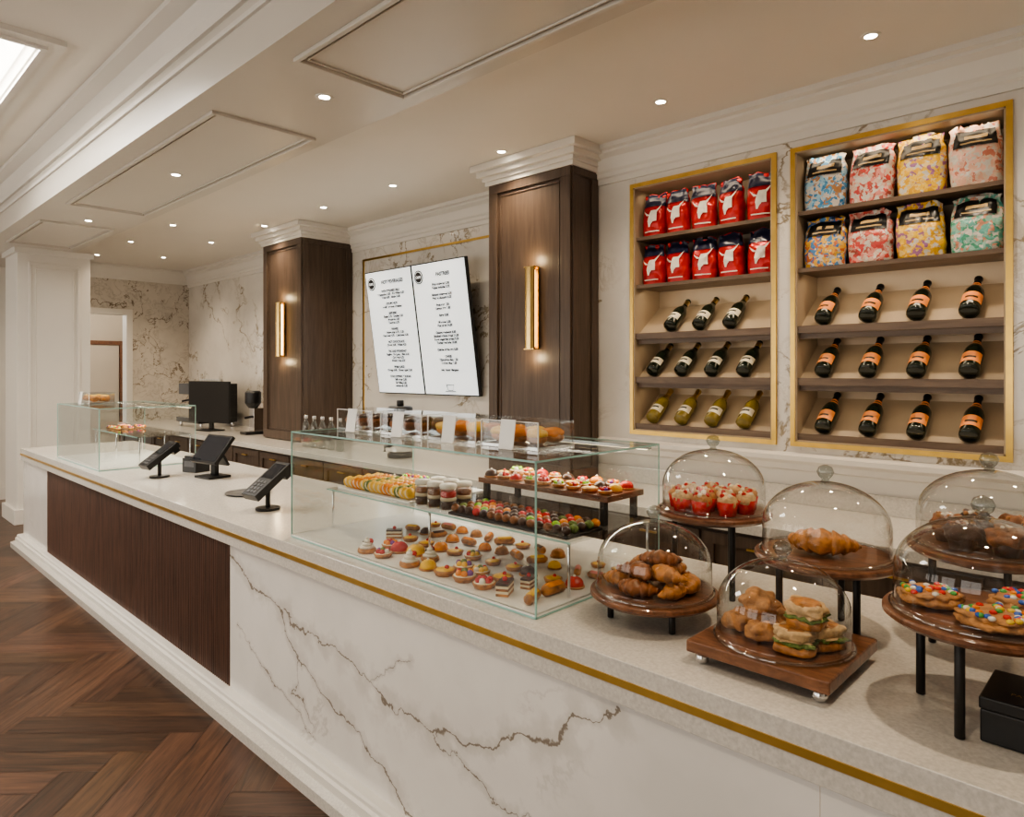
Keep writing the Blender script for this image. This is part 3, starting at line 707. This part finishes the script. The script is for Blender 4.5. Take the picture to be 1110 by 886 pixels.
grid('assorted_tart', fr(-6.62, -6.40, 3), (1.85, 1.95, 2.05), 1.151, .032, ['eclair', 'dome', 'fruit'])
def croissant(mb, Mx, s=1., m_=None, curve=1.1):
    n = 70; pts = []; rd = []
    for i in range(n+1):
        t = i/n; a = (t-.5)*2*curve; Rr = .06*s
        pts.append((Rr*math.sin(a)*1.15, Rr*(1-math.cos(a))*1.0, .026*s*(.7+.3*math.sin(math.pi*t))))
        ph = abs(t-.5)*2*4; saw = ph % 1
        rd.append(max(.004, .030*s*math.sin(math.pi*(.05+.90*t))**.95*(.72+.34*(1-saw)**.8)))
    mb.tube(pts, rd, m_ or F_crust, Mx, 18, .82)
def pastry_bin(x, y, z, L, kind):
    e = empty('acrylic_pastry_bin', (x, y, z)); D, H = .19, .088
    mb = MB(); t = .004
    mb.box(-L/2, L/2, -D/2, D/2, 0, .01, M_chrome)
    mb.box(-L/2, L/2, -D/2, -D/2+t, .01, H, M_acryl); mb.box(-L/2, L/2, D/2-t, D/2, .01, H, M_acryl); mb.box(-L/2, -L/2+t, -D/2+t, D/2-t, .01, H, M_acryl); mb.box(L/2-t, L/2, -D/2+t, D/2-t, .01, H, M_acryl); mb.box(-L/2, L/2, -D/2, D/2, H, H+t, M_acryl)
    for sx in (-1, 1): mb.box(sx*L/2-.0015, sx*L/2+.0015, -D/2-.002, -D/2+.002, .0, H+t, M_deck)
    mb.box(-L/2, L/2, -D/2-.001, -D/2+.001, H+.002, H+t+.001, M_deck)
    mb.build('bin', e)
    mb = MB()
    for i in range(3):
        for j in range(2):
            Mx = T(-L/2+.05+i*(L-.1)/2, -.045+j*.085, .012, R.uniform(-.4, .4))
            if kind == 'choc': mb.ball((0, 0, .03), (.038, .036, .026), F_dark, Mx, 14, 8, .1); mb.ball((0, 0, .045), (.032, .03, .016), F_choc, Mx, 14, 8)
            elif kind == 'or': mb.ball((0, 0, .022), (.04, .036, .02), F_crust, Mx, 14, 8, .1); mb.ball((0, 0, .036), (.042, .038, .020), F_or if (i+j) % 2 else F_yel, Mx, 16, 10, .25, 50)
            else: mb.ball((0, 0, .03), (.038, .036, .028), F_crust, Mx, 14, 8, .15); mb.ball((0, 0, .05), (.025, .025, .01), F_yel, Mx)
    mb.build('pastries', e)
    mb = MB(); Mx = T(.02, -D/2-.035, .0, 0, math.radians(-8))
    mb.box(-.034, .034, -.001, .001, 0, .10, M_deck, Mx)
    mb.box(-.012, .052, -D/2-.04, -D/2-.012, 0, .004, M_deck)
    mb.build('price_card', e)
for (x, kd) in ((-2.57, 'choc'), (-2.24, 'choc'), (-1.93, 'or'), (-1.63, 'or')): pastry_bin(x, 1.77, 1.3865, .27, kd)
pastry_bin(-6.5, 1.72, 1.3775, .3, 'bun')
# ------------------------------------------------------------------ cake stands & domes
M_knob = thin_glass('knob_glass', (.72, .75, .74), .16, .85)
def dome(x, y, z, r=.166, H=.2):
    mb = MB(); prof = [(r+.006, .001), (r+.008, .006), (r, .010)]
    n = 24
    for i in range(n+1):
        t = i/n
        if t < .3: prof.append((r*(1-.01*t), .010+H*.34*t/.3))
        else:
            a = (t-.3)/.7*math.pi/2; prof.append((max(.010, r*.997*math.cos(a)), .010+H*.34+(H*.66-.01)*math.sin(a)))
    mb.lathe(prof, M_glass, T(x, y, z), 64, cap0=False)
    mb.lathe([(.014, H-.001), (.009, H+.007), (.018, H+.016), (.023, H+.028), (.017, H+.041), (.004, H+.047)], M_knob, T(x, y, z), 24)
    mb.lathe([(r+.006, .0005), (r+.009, .004), (r+.002, .009)], M_knob, T(x, y, z), 64, cap0=False, cap1=False)
    mb.build('glass_cloche')
def stand(x, y, zp, r=.187, ang=(200, 262, 40, 130)):
    mb = MB(); Mx = T(x, y, zp)
    mb.lathe([(r*.93, -.022), (r, -.012), (r, -.004), (r*.985, 0), (.001, 0)], M_board, Mx, 64, cap1=False, smooth=False)
    mb.lathe([(r*.66, -.034), (r*.70, -.034), (r*.70, -.022), (r*.66, -.022)], M_blackmetal, Mx, 40, cap0=False, cap1=False)
    for a in ang:
        a = math.radians(a); mb.cyl(.0095, .9215, zp-.02, M_blackmetal, T(x+r*.68*math.cos(a), y+r*.68*math.sin(a), 0), 16)
    return mb.build('cake_stand')
S1 = (-1.10, 1.745, 1.005); S2 = (-1.105, 2.116, 1.187); S3 = (-.695, 1.98, 1.14); S5 = (-.285, 1.72, 1.14); S6 = (-.343, 2.15, 1.19)
for S_, an in ((S1, (222, 325, 90)), (S2, (222, 325, 90)), (S3, (222, 325, 90)), (S5, (165, 262, 40)), (S6, (200, 320, 80))):
    stand(S_[0], S_[1], S_[2], ang=an); dome(S_[0], S_[1], S_[2]+.0005)
mb = MB(); mb.box(-.875, -.53, 1.535, 1.87, .948, .978, M_board)
o = mb.build('wooden_serving_board', bevel=.004)
mb = MB()
for xx in (-.845, -.56):
    for yy in (1.562, 1.843): mb.lathe([(.009, .9215), (.016, .925), (.0175, .934), (.015, .943), (.010, .948)], M_chrome, T(xx, yy, 0), 16)
o2 = mb.build('feet'); o2.parent = o
dome(-.70, 1.70, .9785, .158, .2)
def one(name, fn): mb = MB(); fn(mb); return mb.build(name)
for i, (dx, dy, dz, a) in enumerate(((-.08, -.05, 0, .3), (.0, -.095, 0, .2), (.09, -.03, 0, 1.8), (-.08, .05, 0, -.6), (.02, .085, 0, .2), (.09, .05, 0, 2.2), (.03, .03, .036, .9), (-.02, -.05, .038, 2.9), (.06, -.04, .040, -.3), (-.05, .02, .038, 1.7), (.02, .0, .068, .5))):
    one('croissant', lambda mb: croissant(mb, T(S1[0]+dx, S1[1]+dy, S1[2]+.001+dz, a, R.uniform(-.1, .1)), .98, (F_crust, F_dark, F_crust)[i % 3]))
for k in range(13):
    a = k*.698; rr = .115 if k < 9 else .045; a = a if k < 9 else k*1.57
    def wr(mb, a=a, rr=rr, k=k):
        Mx = T(S2[0]+rr*math.cos(a), S2[1]+rr*math.sin(a), S2[2]+.001, a)
        mb.lathe([(.026, 0), (.034, .045)], F_red, Mx, 20, flute=-.1); mb.ball((0, 0, .045), (.032, .032, .024), F_cookie if k % 2 else F_bread, Mx, 14, 8, .3, 60)
        for j in range(4): mb.ball((.018*math.cos(j*1.6), .018*math.sin(j*1.6), .064), .008, F_red if j % 2 else F_cream, Mx, 6, 5)
    one('raspberry_muffin', wr)
one('croissant', lambda mb: croissant(mb, T(S3[0]+.0, S3[1]-.03, S3[2]+.001, .2), 1.45))
def scone(mb):
    for (dx, dy, dz, r) in ((-.07, .015, 0, .055), (-.035, -.05, .0, .040), (-.058, -.005, .05, .048), (-.105, -.03, .0, .038), (-.03, .055, 0, .05)):
        mb.ball((0, 0, 0), (r, r*.9, r*.58), F_cookie, T(-.70+dx, 1.70+dy, .986+dz+r*.5), 30, 18, .5, 40)
one('crumble_scone', scone)
def loaf(mb):   # halved filled rolls: crust base, bread, green filling, bread, crust top
    for (dx, dy, dz, a, tl) in ((.055, -.062, 0, .25, 0), (.095, .01, .0, .9, 0), (.072, -.035, .060, -.15, .12)):
        Mx = T(-.70+dx, 1.70+dy, .981+dz, a, tl)
        mb.ball((0, 0, .013), (.046, .034, .013), F_crust, Mx, 28, 14, .2, 50, .55)
        mb.ball((0, 0, .027), (.047, .035, .007), F_green, Mx, 30, 8, .45, 110, .7)
        mb.ball((0, 0, .033), (.044, .032, .004), F_bread, Mx, 28, 8, .4, 110, .7)
        mb.ball((0, 0, .046), (.046, .034, .014), F_bread, Mx, 28, 14, .25, 60, .6)
        mb.ball((0, 0, .056), (.038, .028, .007), F_crust, Mx, 24, 10, .35, 60)
one('pistachio_sandwich', loaf)
candy = [plain('candy_%d' % i, c, .2) for i, c in enumerate(((.7, .03, .02), (.03, .12, .5), (.8, .55, .05), (.08, .38, .08), (.8, .25, .02), (.75, .72, .65)))]
for (dx, dy, r) in ((-.095, -.01, .062), (.035, -.08, .068), (.06, .07, .062)):
    def ck(mb):
        x, y, z = S5[0]+dx, S5[1]+dy, S5[2]+.001
        mb.ball((0, 0, .015), (r, r, .016), F_cookie, T(x, y, z), 44, 14, .2, 60); mb.ball((0, 0, .026), (r*.88, r*.88, .009), F_cookie, T(x, y, z), 40, 10, .3, 80)
        for k in range(38):
            a = R.uniform(0, 6.28); q = r*.85*math.sqrt(R.random()); mb.ball((x+q*math.cos(a), y+q*math.sin(a), z+.036-.006*(q/r)**2), (.0072, .0072, .005), R.choice(candy), None, 8, 6)
    one('candy_cookie', ck)
for k in range(7):
    a = k*1.05; rr = .095 if k < 6 else 0
    def mf(mb, a=a, rr=rr, k=k):
        Mx = T(S6[0]+rr*math.cos(a), S6[1]+rr*math.sin(a), S6[2]+.001)
        mb.lathe([(.026, 0), (.034, .04)], F_choc, Mx, 20, flute=-.08); mb.ball((0, 0, .045), (.042, .042, .028), (F_choc, F_dark)[k % 2], Mx, 24, 14, .5, 60)
        for j in range(9): q = .010+.008*(j % 3); mb.ball((q*math.cos(j*1.3), q*math.sin(j*1.3), .069), .0065, (F_white, F_crust, F_cookie)[j % 3], Mx, 6, 5)
    one('chocolate_muffin', mf)
mb = MB(); mb.box(-.272, -.03, 1.61, 1.775, .9215, .985, M_black); mb.box(-.274, -.028, 1.608, 1.777, .986, 1.01, M_black)
o = mb.build('gift_box', bevel=.003)
c = bpy.data.curves.new('box_text', 'FONT'); c.body = 'PATISSERIE'; c.size = .016; c.align_x = 'CENTER'; c.materials.append(M_gold)
to = bpy.data.objects.new('box_text', c); scene.collection.objects.link(to); to.location = (-.19, 1.65, 1.0115); to.parent = o
# ------------------------------------------------------------------ counter equipment
M_keys = plain('keys_grey', (.09, .09, .095), .4)
def card_reader(x, y, rz, s=1., tl=38):
    mb = MB(); mb.cyl(.055*s, 0, .012, M_blackmetal, None, 28); mb.cyl(.012, .01, .11*s, M_blackmetal)
    Mx = T(0, 0, .13*s, 0, math.radians(tl))
    mb.box(-.055*s, .055*s, -.11*s, .11*s, -.02, .018, M_black, Mx); mb.box(-.042*s, .042*s, .0*s, .095*s, .018, .020, M_screen, Mx)
    for i in range(3):
        for j in range(4): mb.box((-.033+i*.024)*s, (-.016+i*.024)*s, (-.095+j*.021)*s, (-.08+j*.021)*s, .018, .0215, M_keys, Mx)
    mb.box(-.04*s, .04*s, .06*s, .1*s, -.05, -.018, M_black, Mx)
    mb.build('card_reader', bevel=.003, loc=(x, y, .9215), rotz=rz)
card_reader(-3.42, 1.70, math.radians(6), 1.15, 35); card_reader(-4.99, 1.70, math.radians(6), 1.15, 35)
def pos(x, y, rz):
    mb = MB(); mb.box(-.09, .09, -.08, .08, 0, .015, M_black); mb.box(-.025, .025, -.0, .03, .015, .15, M_black)
    Mx = T(0, 0, .19, 0, math.radians(52)); mb.box(-.15, .15, -.11, .11, -.012, .012, M_black, Mx); mb.box(-.135, .135, -.095, .095, .012, .0135, M_screen, Mx)
    Mx = T(0, .06, .12, 0, math.radians(-60)); mb.box(-.06, .06, -.05, .05, -.008, .008, M_black, Mx)
    mb.build('pos_terminal', bevel=.004, loc=(x, y, .9215), rotz=rz)
pos(-4.72, 1.95, math.radians(8))
mb = MB(); mb.box(-.07, .07, -.06, .06, 0, .1, M_black); mb.box(-.05, .05, -.061, -.059, .04, .08, M_keys); mb.box(-.06, .06, -.05, .05, .1, .115, M_black); mb.build('receipt_printer', bevel=.006, loc=(-5.08, 1.98, .9215), rotz=.3)
mb = MB(); mb.lathe([(.001, .001), (.11, .001), (.125, .008), (.13, .010), (.115, .003)], M_keys, None, 40, cap0=False, cap1=False); mb.build('payment_tray', loc=(-3.95, 1.84, .9205))
mb = MB()
mb.box(-.36, .36, -.25, .25, .06, .12, M_black); mb.box(-.36, .36, 0, .25, .12, .42, M_black); mb.box(-.36, .36, -.22, .25, .42, .56, M_black); mb.box(-.3, .3, -.23, -.05, .12, .13, M_chrome)
for xx in (-.17, .17):
    mb.cyl(.035, .34, .42, M_chrome, T(xx, -.12, 0)); mb.tube([(xx, -.12, .35), (xx, -.25, .33)], .013, M_black)
for xx in (-.33, .33):
    for yy in (-.2, .2): mb.cyl(.02, 0, .06, M_chrome, T(xx, yy, 0))
for k in range(8): mb.lathe([(.025, .56), (.035, .62)], M_deck, T(-.28+k*.08, .05, 0), 14, cap1=False)
mb.build('espresso_machine', bevel=.006, loc=(-9.15, 3.70, .9215))
mb = MB(); mb.box(-.14, .14, -.1, .1, 0, .015, M_black); mb.box(-.03, .03, .0, .03, .015, .2, M_black); mb.box(-.4, .4, -.03, .0, .1, .6, M_black); mb.box(-.385, .385, -.032, -.03, .115, .585, M_black)
mb.build('computer_monitor', bevel=.004, loc=(-8.42, 3.45, .9215), rotz=.2)
mb = MB(); mb.box(-.08, .08, -.12, .12, 0, .03, M_black); mb.box(-.06, .06, -.02, .1, .03, .3, M_chrome); mb.lathe([(.05, .3), (.09, .36), (.09, .48), (.07, .5)], M_black, None, 20); mb.tube([(0, -.02, .2), (0, -.1, .19)], .015, M_black)
mb.build('coffee_grinder', bevel=.004, loc=(-7.6, 3.6, .9215))
for k in range(5):
    mb = MB(); mb.lathe([(.03, 0), (.036, .005), (.036, .19), (.03, .22), (.016, .25), (.016, .27)], M_knob, None, 18); mb.cyl(.018, .268, .30, M_chrome)
    mb.build('water_bottle', loc=(-6.02+k*.15, 3.38, .9215))
mb = MB(); mb.cyl(.10, .04, .36, M_chrome); mb.cyl(.105, .36, .43, M_black); mb.cyl(.03, .43, .48, M_black); mb.cyl(.11, 0, .04, M_black); mb.tube([(0, -.1, .1), (0, -.16, .1), (0, -.16, .06)], .012, M_black)
mb.build('coffee_urn', loc=(-4.68, 3.5, .9215))
# ------------------------------------------------------------------ downlights
def downlight(x, y, z, en=40):
    mb = MB(); mb.lathe([(.026, -.004), (.040, -.004), (.043, -.001), (.043, 0)], M_white, T(x, y, z), 28, cap0=False, cap1=False)
    mb.lathe([(.001, -.002), (.026, -.003)], M_em_down, T(x, y, z), 24, cap0=False, cap1=False)
    o = mb.build('recessed_downlight')
    l = bpy.data.lights.new('downlight_beam', 'SPOT'); l.energy = en; l.color = (1, .81, .59); l.spot_size = math.radians(125); l.spot_blend = .9; l.shadow_soft_size = .04
    lo = bpy.data.objects.new('downlight_beam', l); scene.collection.objects.link(lo); lo.location = (x, y, z-.02); lo.parent = o
for x in (-.2, -2.96, -4.86, -6.9): downlight(x, 1.76, ZB, 56)
for x in (.2, -.97, -2.05, -3.3, -4.54, -5.6, -6.76, -8.08, -9.6): downlight(x, 3.32, ZC, 44)
for x in (-7.4, -8.7, -10.0): downlight(x, 2.65, ZC, 38)
for (x, y) in ((-7.5, 0), (-3.0, -.3), (-.5, -.3), (-9.5, 0)): downlight(x, y, ZF, 75)  # unseen front-ceiling downlights, added to lift the ambient light
l = bpy.data.lights.new('panel_area', 'AREA'); l.shape = 'RECTANGLE'; l.size = 2.1; l.size_y = .7; l.energy = 60; l.color = (1, .95, .87)
lo = bpy.data.objects.new('panel_area_light', l); scene.collection.objects.link(lo); lo.location = ((lx0+lx1)/2, (ly0+ly1)/2, ZF+.08)
l = bpy.data.lights.new('hall_light', 'POINT'); l.energy = 30; l.color = (1, .92, .8); l.shadow_soft_size = .3
lo = bpy.data.objects.new('hall_light', l); scene.collection.objects.link(lo); lo.location = (-12.3, 3.0, 2.7)
w = bpy.data.worlds.new('World'); scene.world = w; w.use_nodes = True
bg = w.node_tree.nodes['Background']; bg.inputs[0].default_value = (1, .93, .84, 1); bg.inputs[1].default_value = 2.8
cam = bpy.data.cameras.new('Camera'); co = bpy.data.objects.new('Camera', cam); scene.collection.objects.link(co)
co.location = (0, 0, 1.65); co.rotation_euler = (math.pi/2, 0, math.radians(43.94)); cam.lens = 742/1110*36; cam.sensor_width = 36; cam.shift_y = -41/1110
cam.clip_start = .02
scene.camera = co
